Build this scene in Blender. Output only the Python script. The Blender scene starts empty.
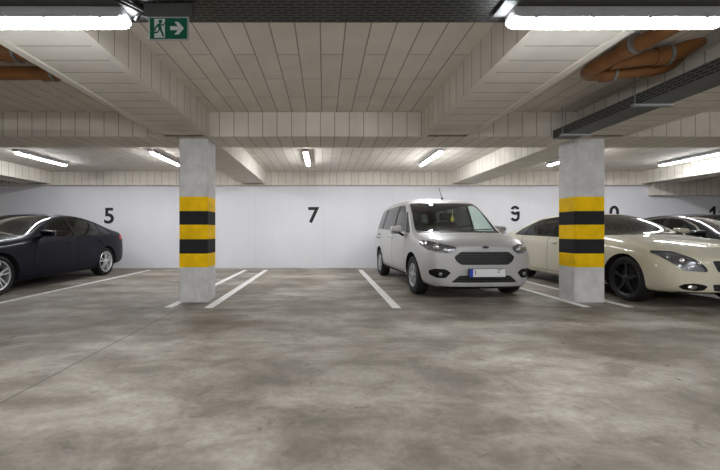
import bpy, bmesh, math, random
from mathutils import Vector, Matrix
random.seed(7)
PI = math.pi
S = bpy.context.scene
COL = S.collection

# ------------------------------------------------------------------ camera, world, exposure
cam_d = bpy.data.cameras.new('camera'); cam = bpy.data.objects.new('camera', cam_d); COL.objects.link(cam)
cam.location = (0, 0, 1.0); cam.rotation_euler = (PI/2, 0, 0)
cam_d.sensor_width = 36; cam_d.lens = 370/720*36; cam_d.shift_x = 36/720; cam_d.shift_y = -3/720
cam_d.clip_start = 0.05
S.camera = cam
W = bpy.data.worlds.new('world'); S.world = W; W.use_nodes = True
W.node_tree.nodes['Background'].inputs[0].default_value = (0.6, 0.65, 0.7, 1)
W.node_tree.nodes['Background'].inputs[1].default_value = 0.02
S.view_settings.view_transform = 'Standard'; S.view_settings.look = 'None'
S.view_settings.exposure = 3.0; S.view_settings.gamma = 1.0
S.view_settings.use_curve_mapping = False
NEAR_E, FAR_E, FILL_E = 16.5, 14.2, 21.0

# ------------------------------------------------------------------ materials
def new_mat(name):
    m = bpy.data.materials.new(name); m.use_nodes = True
    nt = m.node_tree
    return m, nt, nt.nodes['Principled BSDF']

def plain(name, col, rough=0.5, metal=0.0, coat=0.0, noise=0.0, nscale=20, spec=0.5):
    m, nt, b = new_mat(name)
    b.inputs['Base Color'].default_value = (*col, 1)
    b.inputs['Roughness'].default_value = rough
    b.inputs['Metallic'].default_value = metal
    b.inputs['Coat Weight'].default_value = coat
    b.inputs['Coat Roughness'].default_value = 0.03
    b.inputs['Specular IOR Level'].default_value = spec
    if noise:
        tc = nt.nodes.new('ShaderNodeTexCoord'); n = nt.nodes.new('ShaderNodeTexNoise')
        n.inputs['Scale'].default_value = nscale; n.inputs['Detail'].default_value = 5
        nt.links.new(tc.outputs['Object'], n.inputs['Vector'])
        r = nt.nodes.new('ShaderNodeValToRGB')
        r.color_ramp.elements[0].position = .3; r.color_ramp.elements[1].position = .7
        r.color_ramp.elements[0].color = (*[c*(1-noise) for c in col], 1)
        r.color_ramp.elements[1].color = (*[min(1, c*(1+noise)) for c in col], 1)
        nt.links.new(n.outputs['Fac'], r.inputs['Fac']); nt.links.new(r.outputs['Color'], b.inputs['Base Color'])
    return m

def emit(name, col, strength):
    m, nt, b = new_mat(name)
    b.inputs['Base Color'].default_value = (.8, .8, .8, 1)
    b.inputs['Emission Color'].default_value = (*col, 1)
    b.inputs['Emission Strength'].default_value = strength
    return m

def glass(name, tint, gloss=0.06, rough=0.01):
    m, nt, b = new_mat(name); nt.nodes.remove(b)
    out = nt.nodes['Material Output']
    t = nt.nodes.new('ShaderNodeBsdfTransparent'); t.inputs[0].default_value = (*tint, 1)
    g = nt.nodes.new('ShaderNodeBsdfGlossy'); g.inputs['Roughness'].default_value = rough
    g.inputs['Color'].default_value = (1, 1, 1, 1)
    lw = nt.nodes.new('ShaderNodeFresnel')
    ge = nt.nodes.new('ShaderNodeNewGeometry'); mr = nt.nodes.new('ShaderNodeMapRange')   # thin pane: same reflectance from both faces
    mr.inputs['To Min'].default_value = 1.5; mr.inputs['To Max'].default_value = 1/1.5
    nt.links.new(ge.outputs['Backfacing'], mr.inputs['Value']); nt.links.new(mr.outputs[0], lw.inputs['IOR'])
    mx = nt.nodes.new('ShaderNodeMixShader')
    nt.links.new(lw.outputs[0], mx.inputs[0]); nt.links.new(t.outputs[0], mx.inputs[1]); nt.links.new(g.outputs[0], mx.inputs[2])
    nt.links.new(mx.outputs[0], out.inputs['Surface'])
    return m

def car_paint(name, col, metal=0.0, rough=0.35, coat=1.0, spec=.5, lining=.03):
    """car paint outside, dark cloth lining on the inner face of the shell"""
    m, nt, b = new_mat(name)
    b.inputs['Base Color'].default_value = (*col, 1); b.inputs['Metallic'].default_value = metal
    b.inputs['Roughness'].default_value = rough; b.inputs['Coat Weight'].default_value = coat
    b.inputs['Coat Roughness'].default_value = 0.02; b.inputs['Specular IOR Level'].default_value = spec
    d = nt.nodes.new('ShaderNodeBsdfDiffuse'); d.inputs[0].default_value = (lining, lining, lining*.97, 1)
    ge = nt.nodes.new('ShaderNodeNewGeometry'); mx = nt.nodes.new('ShaderNodeMixShader')
    nt.links.new(ge.outputs['Backfacing'], mx.inputs[0]); nt.links.new(b.outputs[0], mx.inputs[1]); nt.links.new(d.outputs[0], mx.inputs[2])
    nt.links.new(mx.outputs[0], nt.nodes['Material Output'].inputs['Surface'])
    return m

def swz(nt, order, off=(0, 0, 0)):
    ge = nt.nodes.new('ShaderNodeNewGeometry'); sp = nt.nodes.new('ShaderNodeSeparateXYZ'); cb = nt.nodes.new('ShaderNodeCombineXYZ')
    nt.links.new(ge.outputs['Position'], sp.inputs[0])
    for k, ax in enumerate(order):
        ad = nt.nodes.new('ShaderNodeMath'); ad.operation = 'ADD'; ad.inputs[1].default_value = off[k]
        nt.links.new(sp.outputs['XYZ'.index(ax)], ad.inputs[0]); nt.links.new(ad.outputs[0], cb.inputs[k])
    return cb

def board(name, order, width, row, off=(0, 0, 0), c=(.76, .705, .625), mortar=.006, dark=(.36, .325, .28), bump=.5, var=.93):
    """cement-bonded wood wool boards: staggered boards with dark open joints"""
    m, nt, b = new_mat(name); b.inputs['Roughness'].default_value = .95; b.inputs['Specular IOR Level'].default_value = .2
    v = swz(nt, order, off)
    br = nt.nodes.new('ShaderNodeTexBrick'); br.offset = .5; br.inputs['Scale'].default_value = 1
    br.inputs['Brick Width'].default_value = width; br.inputs['Row Height'].default_value = row
    br.inputs['Mortar Size'].default_value = mortar; br.inputs['Mortar Smooth'].default_value = .15
    br.inputs['Color1'].default_value = (*c, 1); br.inputs['Color2'].default_value = (*[x*var for x in c], 1)
    br.inputs['Mortar'].default_value = (*dark, 1)
    nt.links.new(v.outputs[0], br.inputs['Vector'])
    ge = nt.nodes.new('ShaderNodeNewGeometry')
    n = nt.nodes.new('ShaderNodeTexNoise'); n.inputs['Scale'].default_value = 3.0; n.inputs['Detail'].default_value = 6
    nt.links.new(ge.outputs['Position'], n.inputs['Vector'])
    r = nt.nodes.new('ShaderNodeValToRGB'); r.color_ramp.elements[0].position = .3; r.color_ramp.elements[1].position = .75
    r.color_ramp.elements[0].color = (.86, .86, .85, 1); r.color_ramp.elements[1].color = (1, 1, 1, 1)
    nt.links.new(n.outputs['Fac'], r.inputs['Fac'])
    mx = nt.nodes.new('ShaderNodeMix'); mx.data_type = 'RGBA'; mx.blend_type = 'MULTIPLY'; mx.inputs['Factor'].default_value = 1
    nt.links.new(br.outputs['Color'], mx.inputs['A']); nt.links.new(r.outputs['Color'], mx.inputs['B'])
    nt.links.new(mx.outputs['Result'], b.inputs['Base Color'])
    f = nt.nodes.new('ShaderNodeTexNoise'); f.inputs['Scale'].default_value = 90; f.inputs['Detail'].default_value = 3
    nt.links.new(ge.outputs['Position'], f.inputs['Vector'])
    sb = nt.nodes.new('ShaderNodeMath'); sb.operation = 'MULTIPLY_ADD'; sb.inputs[1].default_value = .25
    iv = nt.nodes.new('ShaderNodeMath'); iv.operation = 'SUBTRACT'; iv.inputs[0].default_value = 1
    nt.links.new(br.outputs['Fac'], iv.inputs[1]); nt.links.new(f.outputs['Fac'], sb.inputs[0]); nt.links.new(iv.outputs[0], sb.inputs[2])
    bu = nt.nodes.new('ShaderNodeBump'); bu.inputs['Strength'].default_value = bump; bu.inputs['Distance'].default_value = .01
    nt.links.new(sb.outputs[0], bu.inputs['Height']); nt.links.new(bu.outputs[0], b.inputs['Normal'])
    return m

def wall_paint(name, c):
    m, nt, b = new_mat(name); b.inputs['Roughness'].default_value = .8
    ge = nt.nodes.new('ShaderNodeNewGeometry')
    n = nt.nodes.new('ShaderNodeTexNoise'); n.inputs['Scale'].default_value = 1.3; n.inputs['Detail'].default_value = 7
    mp = nt.nodes.new('ShaderNodeMapping'); mp.inputs['Scale'].default_value = (1, 1, .45)
    nt.links.new(ge.outputs['Position'], mp.inputs['Vector']); nt.links.new(mp.outputs[0], n.inputs['Vector'])
    r = nt.nodes.new('ShaderNodeValToRGB'); r.color_ramp.elements[0].position = .3; r.color_ramp.elements[1].position = .7
    r.color_ramp.elements[0].color = (*[x*.93 for x in c], 1); r.color_ramp.elements[1].color = (*c, 1)
    nt.links.new(n.outputs['Fac'], r.inputs['Fac'])
    v = swz(nt, 'XZY', (0, .02, 0))
    br = nt.nodes.new('ShaderNodeTexBrick'); br.inputs['Scale'].default_value = 1; br.inputs['Brick Width'].default_value = 1.9
    br.inputs['Row Height'].default_value = 2.9; br.inputs['Mortar Size'].default_value = .006; br.inputs['Mortar Smooth'].default_value = .5; br.offset = 0
    br.inputs['Color1'].default_value = (1, 1, 1, 1); br.inputs['Color2'].default_value = (1, 1, 1, 1); br.inputs['Mortar'].default_value = (.88, .88, .88, 1)
    nt.links.new(v.outputs[0], br.inputs['Vector'])
    mx = nt.nodes.new('ShaderNodeMix'); mx.data_type = 'RGBA'; mx.blend_type = 'MULTIPLY'; mx.inputs['Factor'].default_value = 1
    nt.links.new(r.outputs['Color'], mx.inputs['A']); nt.links.new(br.outputs['Color'], mx.inputs['B'])
    nt.links.new(mx.outputs['Result'], b.inputs['Base Color'])
    return m

def floor_mat():
    m, nt, b = new_mat('worn_concrete')
    L = nt.links.new; N = nt.nodes.new
    ge = N('ShaderNodeNewGeometry')
    def noise(scale, detail, stretch, rough=.55, dist=0.0):
        mp = N('ShaderNodeMapping'); mp.inputs['Scale'].default_value = stretch
        n = N('ShaderNodeTexNoise'); n.inputs['Scale'].default_value = scale; n.inputs['Detail'].default_value = detail
        n.inputs['Roughness'].default_value = rough; n.inputs['Distortion'].default_value = dist
        L(ge.outputs['Position'], mp.inputs['Vector']); L(mp.outputs[0], n.inputs['Vector']); return n
    def ramp(src, p0, p1, c0, c1):
        r = N('ShaderNodeValToRGB'); r.color_ramp.elements[0].position = p0; r.color_ramp.elements[1].position = p1
        r.color_ramp.elements[0].color = (*c0, 1); r.color_ramp.elements[1].color = (*c1, 1); L(src, r.inputs['Fac']); return r
    def mul(a, c, fac=1.0):
        x = N('ShaderNodeMix'); x.data_type = 'RGBA'; x.blend_type = 'MULTIPLY'; x.inputs['Factor'].default_value = fac
        L(a, x.inputs['A']); L(c, x.inputs['B']); return x.outputs['Result']
    big = noise(.9, 8, (1, 1.25, 1), .6, .35)
    base = ramp(big.outputs['Fac'], .36, .64, (.215, .185, .145), (.44, .405, .355))
    med = noise(2.6, 9, (.75, 1.2, 1), .68, .5)
    c = mul(base.outputs['Color'], ramp(med.outputs['Fac'], .38, .60, (.56, .535, .50), (1.06, 1.06, 1.06)).outputs['Color'])
    fine = noise(26, 6, (1, 1, 1), .7)
    c = mul(c, ramp(fine.outputs['Fac'], .3, .6, (.80, .80, .80), (1.04, 1.04, 1.04)).outputs['Color'])
    spots = noise(7, 3, (1, 1, 1), .5, 1.2)
    c = mul(c, ramp(spots.outputs['Fac'], .24, .34, (.58, .56, .54), (1, 1, 1)).outputs['Color'])
    # long sweeping tyre wear
    wv = noise(1.1, 4, (.25, 1.9, 1), .5, .6)
    c = mul(c, ramp(wv.outputs['Fac'], .4, .6, (.80, .79, .77), (1.08, 1.08, 1.08)).outputs['Color'])
    # saw-cut joints: one along the lane axis, one across
    sp = N('ShaderNodeSeparateXYZ'); L(ge.outputs['Position'], sp.inputs[0])
    def joint(axis, at, w, depth):
        a = N('ShaderNodeMath'); a.operation = 'SUBTRACT'; a.inputs[1].default_value = at; L(sp.outputs[axis], a.inputs[0])
        ab = N('ShaderNodeMath'); ab.operation = 'ABSOLUTE'; L(a.outputs[0], ab.inputs[0])
        return ramp(ab.outputs[0], w*.4, w, (depth,)*3, (1, 1, 1)).outputs['Color']
    c = mul(c, joint(0, -1.89, .012, .5)); c = mul(c, joint(1, 3.37, .012, .78)); c = mul(c, joint(0, 3.85, .012, .7))
    L(c, b.inputs['Base Color'])
    rr = N('ShaderNodeMapRange'); rr.inputs['From Min'].default_value = .3; rr.inputs['From Max'].default_value = .7
    rr.inputs['To Min'].default_value = .48; rr.inputs['To Max'].default_value = .75
    L(med.outputs['Fac'], rr.inputs['Value']); L(rr.outputs[0], b.inputs['Roughness'])
    b.inputs['Specular IOR Level'].default_value = .45
    bu = N('ShaderNodeBump'); bu.inputs['Strength'].default_value = .12; bu.inputs['Distance'].default_value = .01
    L(fine.outputs['Fac'], bu.inputs['Height']); L(bu.outputs[0], b.inputs['Normal'])
    return m

def column_mat():
    """pale painted concrete with yellow and black warning bands at set heights"""
    m, nt, b = new_mat('column_paint'); b.inputs['Roughness'].default_value = .7; b.inputs['Specular IOR Level'].default_value = .2
    L = nt.links.new; N = nt.nodes.new
    ge = N('ShaderNodeNewGeometry'); sp = N('ShaderNodeSeparateXYZ'); L(ge.outputs['Position'], sp.inputs[0])
    dv = N('ShaderNodeMath'); dv.operation = 'DIVIDE'; dv.inputs[1].default_value = 2.5; L(sp.outputs[2], dv.inputs[0])
    r = N('ShaderNodeValToRGB'); r.color_ramp.interpolation = 'CONSTANT'
    pale, yel, blk = (.635, .625, .61, 1), (.92, .565, .0, 1), (.018, .018, .02, 1)
    e = r.color_ramp.elements; e[0].position = 0; e[0].color = pale; e[1].position = .492/2.5; e[1].color = yel
    for z, c in ((.692, blk), (.894, yel), (1.095, blk), (1.298, yel), (1.50, pale)):
        k = e.new(z/2.5); k.color = c
    L(dv.outputs[0], r.inputs['Fac'])
    n = N('ShaderNodeTexNoise'); n.inputs['Scale'].default_value = 5; n.inputs['Detail'].default_value = 8; n.inputs['Roughness'].default_value = .65
    L(ge.outputs['Position'], n.inputs['Vector'])
    r2 = N('ShaderNodeValToRGB'); r2.color_ramp.elements[0].position = .3; r2.color_ramp.elements[1].position = .65
    r2.color_ramp.elements[0].color = (.78, .78, .78, 1); r2.color_ramp.elements[1].color = (1.05, 1.05, 1.05, 1)
    L(n.outputs['Fac'], r2.inputs['Fac'])
    x = N('ShaderNodeMix'); x.data_type = 'RGBA'; x.blend_type = 'MULTIPLY'; x.inputs['Factor'].default_value = 1
    L(r.outputs['Color'], x.inputs['A']); L(r2.outputs['Color'], x.inputs['B']); L(x.outputs['Result'], b.inputs['Base Color'])
    bu = N('ShaderNodeBump'); bu.inputs['Strength'].default_value = .15; bu.inputs['Distance'].default_value = .01
    L(n.outputs['Fac'], bu.inputs['Height']); L(bu.outputs[0], b.inputs['Normal'])
    return m

def perforated(name, order, base=(.085, .085, .08), hole=(.008, .008, .008), w=.08, row=.026):
    """galvanised tray sheet with rows of punched slots"""
    m, nt, b = new_mat(name); b.inputs['Roughness'].default_value = .5; b.inputs['Metallic'].default_value = .5
    v = swz(nt, order)
    br = nt.nodes.new('ShaderNodeTexBrick'); br.offset = .5; br.inputs['Scale'].default_value = 1
    br.inputs['Brick Width'].default_value = w; br.inputs['Row Height'].default_value = row
    br.inputs['Mortar Size'].default_value = .0075; br.inputs['Mortar Smooth'].default_value = .1
    br.inputs['Color1'].default_value = (*hole, 1); br.inputs['Color2'].default_value = (*[min(1, h*2.5) for h in hole], 1)
    br.inputs['Mortar'].default_value = (*base, 1)
    nt.links.new(v.outputs[0], br.inputs['Vector']); nt.links.new(br.outputs['Color'], b.inputs['Base Color'])
    return m

def slatted(name, period, a, bcol, rough=.35):
    m, nt, b = new_mat(name); b.inputs['Roughness'].default_value = rough
    tc = nt.nodes.new('ShaderNodeTexCoord'); sp = nt.nodes.new('ShaderNodeSeparateXYZ'); nt.links.new(tc.outputs['Object'], sp.inputs[0])
    d = nt.nodes.new('ShaderNodeMath'); d.operation = 'DIVIDE'; d.inputs[1].default_value = period; nt.links.new(sp.outputs[2], d.inputs[0])
    f = nt.nodes.new('ShaderNodeMath'); f.operation = 'FRACT'; nt.links.new(d.outputs[0], f.inputs[0])
    r = nt.nodes.new('ShaderNodeValToRGB'); r.color_ramp.interpolation = 'CONSTANT'
    r.color_ramp.elements[0].color = (*a, 1); r.color_ramp.elements[1].position = .68; r.color_ramp.elements[1].color = (*bcol, 1)
    nt.links.new(f.outputs[0], r.inputs['Fac']); nt.links.new(r.outputs['Color'], b.inputs['Base Color'])
    return m

M = {}
M['floor'] = floor_mat()
M['wall'] = wall_paint('white_wall', (.75, .745, .775))
M['wall_dim'] = wall_paint('grey_wall', (.50, .49, .48))
M['ceil'] = board('ceiling_boards', 'YXZ', 1.09, .204, (.35, .03, 0), c=(.80, .74, .665))
M['side_y'] = board('beam_side_boards', 'ZYX', 50, .2, (.5, 0, 0))
M['side_x'] = board('beam_face_boards', 'ZXY', 50, .2, (.5, .05, 0))
M['soffit_y'] = board('beam_soffit_boards', 'XYZ', 50, .222, (11, 0, 0), c=(.74, .695, .63), bump=.7)
M['soffit_x'] = board('cross_beam_soffit_boards', 'YXZ', 50, .2, (11, .05, 0))
M['edge'] = board('beam_edge_boards', 'XYZ', 90, 90, (40, 40, 0), c=(.74, .695, .63))
M['column'] = column_mat()
M['line'] = plain('white_road_paint', (.80, .79, .77), .7, noise=.12, nscale=9)
M['number'] = plain('black_stencil_paint', (.012, .012, .013), .8)
M['tray'] = perforated('perforated_tray', 'XYZ')
M['tray_side'] = perforated('perforated_tray_side', 'YZX', base=(.13, .13, .125))
M['tray_lip'] = plain('galvanised_dark', (.085, .086, .083), .5, .3)
M['galv'] = plain('galvanised_steel', (.30, .31, .31), .45, .7, noise=.15, nscale=30)
M['tube_near'] = emit('lit_tube_near', (.93, .96, 1.0), NEAR_E)
M['tube_far'] = emit('lit_tube_far', (.93, .96, 1.0), FAR_E)
M['tube_fill'] = emit('lit_tube_fill', (.95, .97, 1.0), FILL_E)
M['housing'] = plain('grey_light_housing', (.42, .42, .43), .5)
M['rail'] = plain('painted_rail', (.07, .071, .07), .7)
M['pipe'] = plain('orange_drain_pipe', (.21, .088, .026), .38, noise=.18, nscale=7)
M['rubber'] = plain('black_rubber', (.015, .015, .015), .6)
M['tyre'] = plain('tyre_rubber', (.005, .005, .005), .75)
M['black'] = plain('black_plastic', (.006, .006, .006), .5, spec=.2)
M['well'] = plain('wheel_well_lining', (.003, .003, .003), .95)
M['gap'] = plain('panel_gap', (.012, .012, .012), .9)
M['chrome'] = plain('chrome', (.75, .75, .75), .12, 1.0)
M['alloy'] = plain('silver_alloy', (.68, .68, .69), .32, .75)
M['hubcap'] = plain('silver_hubcap', (.42, .42, .43), .4, .4)
M['dark_alloy'] = plain('black_alloy', (.008, .008, .009), .4, .0)
M['disc'] = plain('brake_disc', (.012, .012, .012), .6, .2)
M['silver'] = car_paint('silver_paint', (.47, .462, .45), .3, .5, .4, lining=.10)
M['navy'] = car_paint('navy_paint', (.0018, .002, .0075), .0, .42, .13, .1)
M['cream'] = car_paint('cream_paint', (.57, .53, .41), .0, .6, .7, .2)
M['jet'] = car_paint('black_paint', (.002, .002, .0025), .0, .3, .5, .3)
M['glass_clear'] = glass('windscreen_glass', (.80, .91, .85))
M['glass_dark'] = glass('tinted_glass', (.08, .085, .085))
M['glass_smoke'] = glass('smoked_glass', (.28, .30, .30))
M['lens'] = glass('lamp_lens', (.85, .86, .88))
M['lamp_back'] = plain('lamp_bowl_dark', (.30, .30, .31), .3, .7)
M['lamp_chrome'] = plain('lamp_chrome', (.8, .8, .82), .12, 1.0)
M['red_lens'] = plain('red_tail_lens', (.65, .012, .008), .3, coat=.1, spec=.2)
M['amber'] = plain('amber_lens', (.6, .22, .03), .2, coat=1)
M['grille'] = slatted('black_slatted_grille', .034, (.008, .008, .008), (.045, .045, .047))
M['cloth'] = plain('dark_seat_cloth', (.035, .035, .035), .9)
M['cloth_pale'] = plain('pale_headrest_cloth', (.06, .06, .055), .9)
M['dash'] = plain('dark_dashboard', (.012, .012, .012), .7)
M['plate'] = plain('white_plate', (.72, .72, .72), .4)
M['plate_blue'] = plain('blue_plate_band', (.02, .06, .42), .4)
M['ink'] = plain('black_plate_ink', (.02, .02, .02), .5)
M['green'] = plain('green_sign_panel', (.0, .115, .065), .35)
M['sign_white'] = plain('white_sign_print', (.70, .74, .70), .4)
M['sign_frame'] = plain('pale_sign_edge', (.45, .46, .45), .35)
M['yellow_card'] = plain('yellow_card', (.75, .55, .06), .7)
M['paper'] = plain('white_paper', (.7, .72, .72), .8)
M['badge_blue'] = plain('dark_blue_badge', (.008, .01, .02), .35, coat=.3)

# ------------------------------------------------------------------ mesh helpers
def obj(name, bm, mats, parent=None, smooth=None, loc=None):
    me = bpy.data.meshes.new(name)
    bmesh.ops.recalc_face_normals(bm, faces=bm.faces[:]) if getattr(bm, '_fix', False) else None
    bm.to_mesh(me); bm.free()
    for m in (mats if isinstance(mats, (list, tuple)) else [mats]): me.materials.append(m)
    if smooth is not None:
        me.shade_smooth() if smooth is True else None
        if smooth is not True:
            me.shade_smooth()
            me.set_sharp_from_angle(angle=math.radians(smooth))
    o = bpy.data.objects.new(name, me); COL.objects.link(o)
    if parent: o.parent = parent
    if loc: o.location = loc
    return o

def empty(name, loc=(0, 0, 0), rz=0):
    o = bpy.data.objects.new(name, None); COL.objects.link(o); o.location = loc; o.rotation_euler = (0, 0, rz)
    o.empty_display_size = .1
    return o

def tag(o, label, cat, group=None, kind=None):
    o['label'] = label
    if cat: o['category'] = cat
    if group: o['group'] = group
    if kind: o['kind'] = kind
    return o

def struct(name, bm, mats, label=None, smooth=None):
    o = obj(name, bm, mats, smooth=smooth); o['kind'] = 'structure'
    if label: o['label'] = label
    return o

def box(bm, x0, x1, y0, y1, z0, z1, mi=0, bevel=0):
    vs = [bm.verts.new((x, y, z)) for x in (x0, x1) for y in (y0, y1) for z in (z0, z1)]
    fs = []
    for q in ((0, 1, 3, 2), (4, 6, 7, 5), (0, 4, 5, 1), (2, 3, 7, 6), (0, 2, 6, 4), (1, 5, 7, 3)):
        f = bm.faces.new([vs[i] for i in q]); f.material_index = mi; fs.append(f)
    if bevel:
        es = list({e for f in fs for e in f.edges})
        r = bmesh.ops.bevel(bm, geom=es, offset=bevel, segments=2, profile=.6, affect='EDGES')
        for f in r['faces']: f.material_index = mi
    return fs

def frame_at(d):
    d = Vector(d).normalized(); up = Vector((0, 0, 1)) if abs(d.z) < .95 else Vector((1, 0, 0))
    a = d.cross(up).normalized(); return a, a.cross(d).normalized()

def tube(bm, pts, r, seg=14, mi=0, cap=True):
    pts = [Vector(p) for p in pts]; rings = []
    for i, p in enumerate(pts):
        d = (pts[min(i+1, len(pts)-1)] - pts[max(i-1, 0)])
        a, b = frame_at(d)
        rr = r[i] if isinstance(r, (list, tuple)) else r
        rings.append([bm.verts.new(p + (a*math.cos(2*PI*k/seg) + b*math.sin(2*PI*k/seg))*rr) for k in range(seg)])
    for i in range(len(rings)-1):
        for k in range(seg):
            f = bm.faces.new((rings[i][k], rings[i][(k+1) % seg], rings[i+1][(k+1) % seg], rings[i+1][k])); f.material_index = mi
    if cap:
        bm.faces.new(rings[0][::-1]).material_index = mi; bm.faces.new(rings[-1]).material_index = mi

def bend(pts, rad, n=8):
    """round the inner corners of a polyline"""
    pts = [Vector(p) for p in pts]; out = [pts[0]]
    for i in range(1, len(pts)-1):
        a = (pts[i-1]-pts[i]).normalized(); c = (pts[i+1]-pts[i]).normalized()
        p0, p1 = pts[i]+a*rad, pts[i]+c*rad
        for k in range(n+1):
            t = k/n; out.append(p0*(1-t)**2 + pts[i]*2*t*(1-t) + p1*t*t)
    out.append(pts[-1]); return out

def lathe_x(bm, prof, seg=40, mi=0, closed=True):
    """profile of (x, r) turned round the X axis"""
    rings = [[bm.verts.new((x, r*math.cos(2*PI*k/seg), r*math.sin(2*PI*k/seg))) for k in range(seg)] for x, r in prof]
    n = len(rings)
    for i in range(n if closed else n-1):
        for k in range(seg):
            f = bm.faces.new((rings[i][k], rings[i][(k+1) % seg], rings[(i+1) % n][(k+1) % seg], rings[(i+1) % n][k])); f.material_index = mi

def prism(bm, pts, axis, a0, a1, mi=0):
    """polygon extruded along an axis; pts are the other two coordinates in order"""
    def P(p, t):
        return {'x': (t, p[0], p[1]), 'y': (p[0], t, p[1]), 'z': (p[0], p[1], t)}[axis]
    A = [bm.verts.new(P(p, a0)) for p in pts]; B = [bm.verts.new(P(p, a1)) for p in pts]
    bm.faces.new(A).material_index = mi; bm.faces.new(B[::-1]).material_index = mi
    n = len(pts)
    for i in range(n):
        bm.faces.new((A[i], B[i], B[(i+1) % n], A[(i+1) % n])).material_index = mi

def fixn(bm):
    bmesh.ops.recalc_face_normals(bm, faces=bm.faces[:]); return bm

def text_bm(txt, size, depth, bold=0.0):
    cu = bpy.data.curves.new('txt', 'FONT'); cu.body = txt; cu.size = size; cu.align_x = 'CENTER'; cu.align_y = 'CENTER'
    cu.extrude = depth; cu.offset = bold
    o = bpy.data.objects.new('txt', cu); COL.objects.link(o)
    dg = bpy.context.evaluated_depsgraph_get(); me = bpy.data.meshes.new_from_object(o.evaluated_get(dg))
    bm = bmesh.new(); bm.from_mesh(me)
    bpy.data.objects.remove(o); bpy.data.curves.remove(cu); bpy.data.meshes.remove(me)
    bmesh.ops.rotate(bm, verts=bm.verts[:], cent=(0, 0, 0), matrix=Matrix.Rotation(PI/2, 3, 'X'))   # now faces -Y
    return bm

# ------------------------------------------------------------------ the setting
XL, XR, YF, YB, ZC, ZS = -12.5, 13.5, -7.0, 10.27, 2.66, 2.325
bm = bmesh.new(); box(bm, XL-.2, XR+.2, YF-.2, YB+.2, -.2, 0); struct('floor', bm, M['floor'], 'worn grey concrete garage floor')
bm = bmesh.new(); box(bm, XL-.2, XR+.2, YF-.2, YB+.2, ZC, ZC+.2); struct('ceiling', bm, M['ceil'], 'ceiling of grey wood wool boards')
bm = bmesh.new(); box(bm, XL-.2, XR+.2, YB, YB+.2, 0, ZC); struct('wall_back', bm, M['wall'], 'white painted back wall')
bm = bmesh.new(); box(bm, XL-.2, XL, YF, YB, 0, ZC); struct('wall_left', bm, M['wall'])
bm = bmesh.new(); box(bm, XR, XR+.2, YF, YB, 0, ZC); struct('wall_right', bm, M['wall'])
bm = bmesh.new(); box(bm, XL-.2, XR+.2, YF-.2, YF, 0, ZC); struct('wall_front', bm, M['wall_dim'])

def quad(bm, pts, mi):
    f = bm.faces.new([bm.verts.new(p) for p in pts]); f.material_index = mi

def beam_y(name, x0, x1, y0, y1, zs=ZS, label=None):
    """beam running away from the camera: boarded sides, soffit boards between two edge strips"""
    bm = bmesh.new(); e, d = .07, .014
    box(bm, x0, x1, y0, y1, zs, ZC+.02, 0)
    for f in list(bm.faces):
        if f.normal.z < -.5 or f.calc_center_median().z < zs+.001: bm.faces.remove(f)
    quad(bm, [(x0, y0, zs), (x0+e, y0, zs), (x0+e, y1, zs), (x0, y1, zs)], 2)
    quad(bm, [(x1-e, y0, zs), (x1, y0, zs), (x1, y1, zs), (x1-e, y1, zs)], 2)
    quad(bm, [(x0+e, y0, zs+d), (x1-e, y0, zs+d), (x1-e, y1, zs+d), (x0+e, y1, zs+d)], 1)
    quad(bm, [(x0+e, y0, zs), (x0+e, y0, zs+d), (x0+e, y1, zs+d), (x0+e, y1, zs)], 2)
    quad(bm, [(x1-e, y0, zs), (x1-e, y0, zs+d), (x1-e, y1, zs+d), (x1-e, y1, zs)], 2)
    bmesh.ops.remove_doubles(bm, verts=bm.verts[:], dist=1e-5)
    fixn(bm)
    return struct(name, bm, [M['side_y'], M['soffit_y'], M['edge']], label)

def beam_x(name, x0, x1, y0, y1, zs=ZS, label=None):
    bm = bmesh.new(); fs = box(bm, x0, x1, y0, y1, zs, ZC+.02, 0); fixn(bm)
    for f in bm.faces:
        if f.normal.z < -.5: f.material_index = 1
        elif abs(f.normal.x) > .5: f.material_index = 2
    return struct(name, bm, [M['side_x'], M['soffit_x'], M['side_y']], label)

TY0, TY1 = 5.13, 5.80
beam_x('cross_beam', XL, XR, TY0, TY1, label='boarded beam running across on top of the two columns')
beam_x('wall_beam', XL, 9.0, 10.15, YB, 2.285, 'narrow boarded band along the top of the back wall')
bm = bmesh.new(); box(bm, 9.0, XR, 10.08, YB, 2.01, ZC); fixn(bm)
for f in bm.faces:
    if f.normal.z < -.5: f.material_index = 1
struct('wall_beam', bm, [M['side_x'], M['soffit_x']], 'lower boarded band at the right end of the back wall')
for x0, x1, lab in ((-2.285, -1.586, 'ceiling beam over the left column on the near side'), (1.357, 2.05, 'ceiling beam above the lane between the columns'),
                    (3.5, 4.2, 'ceiling beam over the right column beside the cable tray'), (-7.9, -7.2, 'ceiling beam left of the frame'), (8.7, 9.4, 'ceiling beam right of the frame')):
    beam_y('ceiling_beam', x0, x1, YF, TY0, label=lab)
for x0, x1, lab in ((-2.285, -1.6, 'ceiling beam behind the left column'), (3.52, 4.2, 'ceiling beam behind the right column'),
                    (-8.2, -7.5, 'ceiling beam above the dark blue car'), (8.72, 9.4, 'ceiling beam at the far right by the back wall')):
    beam_y('ceiling_beam', x0, x1, TY1, 10.15, label=lab)

# ------------------------------------------------------------------ columns
def column(x0, x1, chamfer, label):
    y0, y1 = 5.26, 5.63
    c = .035 if chamfer else .012
    pts = [(x0+c, y0), (x1-.012, y0), (x1, y0+.012), (x1, y1), (x0, y1), (x0, y0+c*.8)]
    bm = bmesh.new(); prism(bm, pts, 'z', 0, ZS); fixn(bm)
    tag(obj('concrete_column', bm, M['column']), label, 'column', 'striped garage columns')
column(-2.06, -1.653, False, 'left white concrete column with yellow and black warning stripes')
column(3.575, 3.995, True, 'right white concrete column with yellow and black stripes, in front of the cream car')

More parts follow.
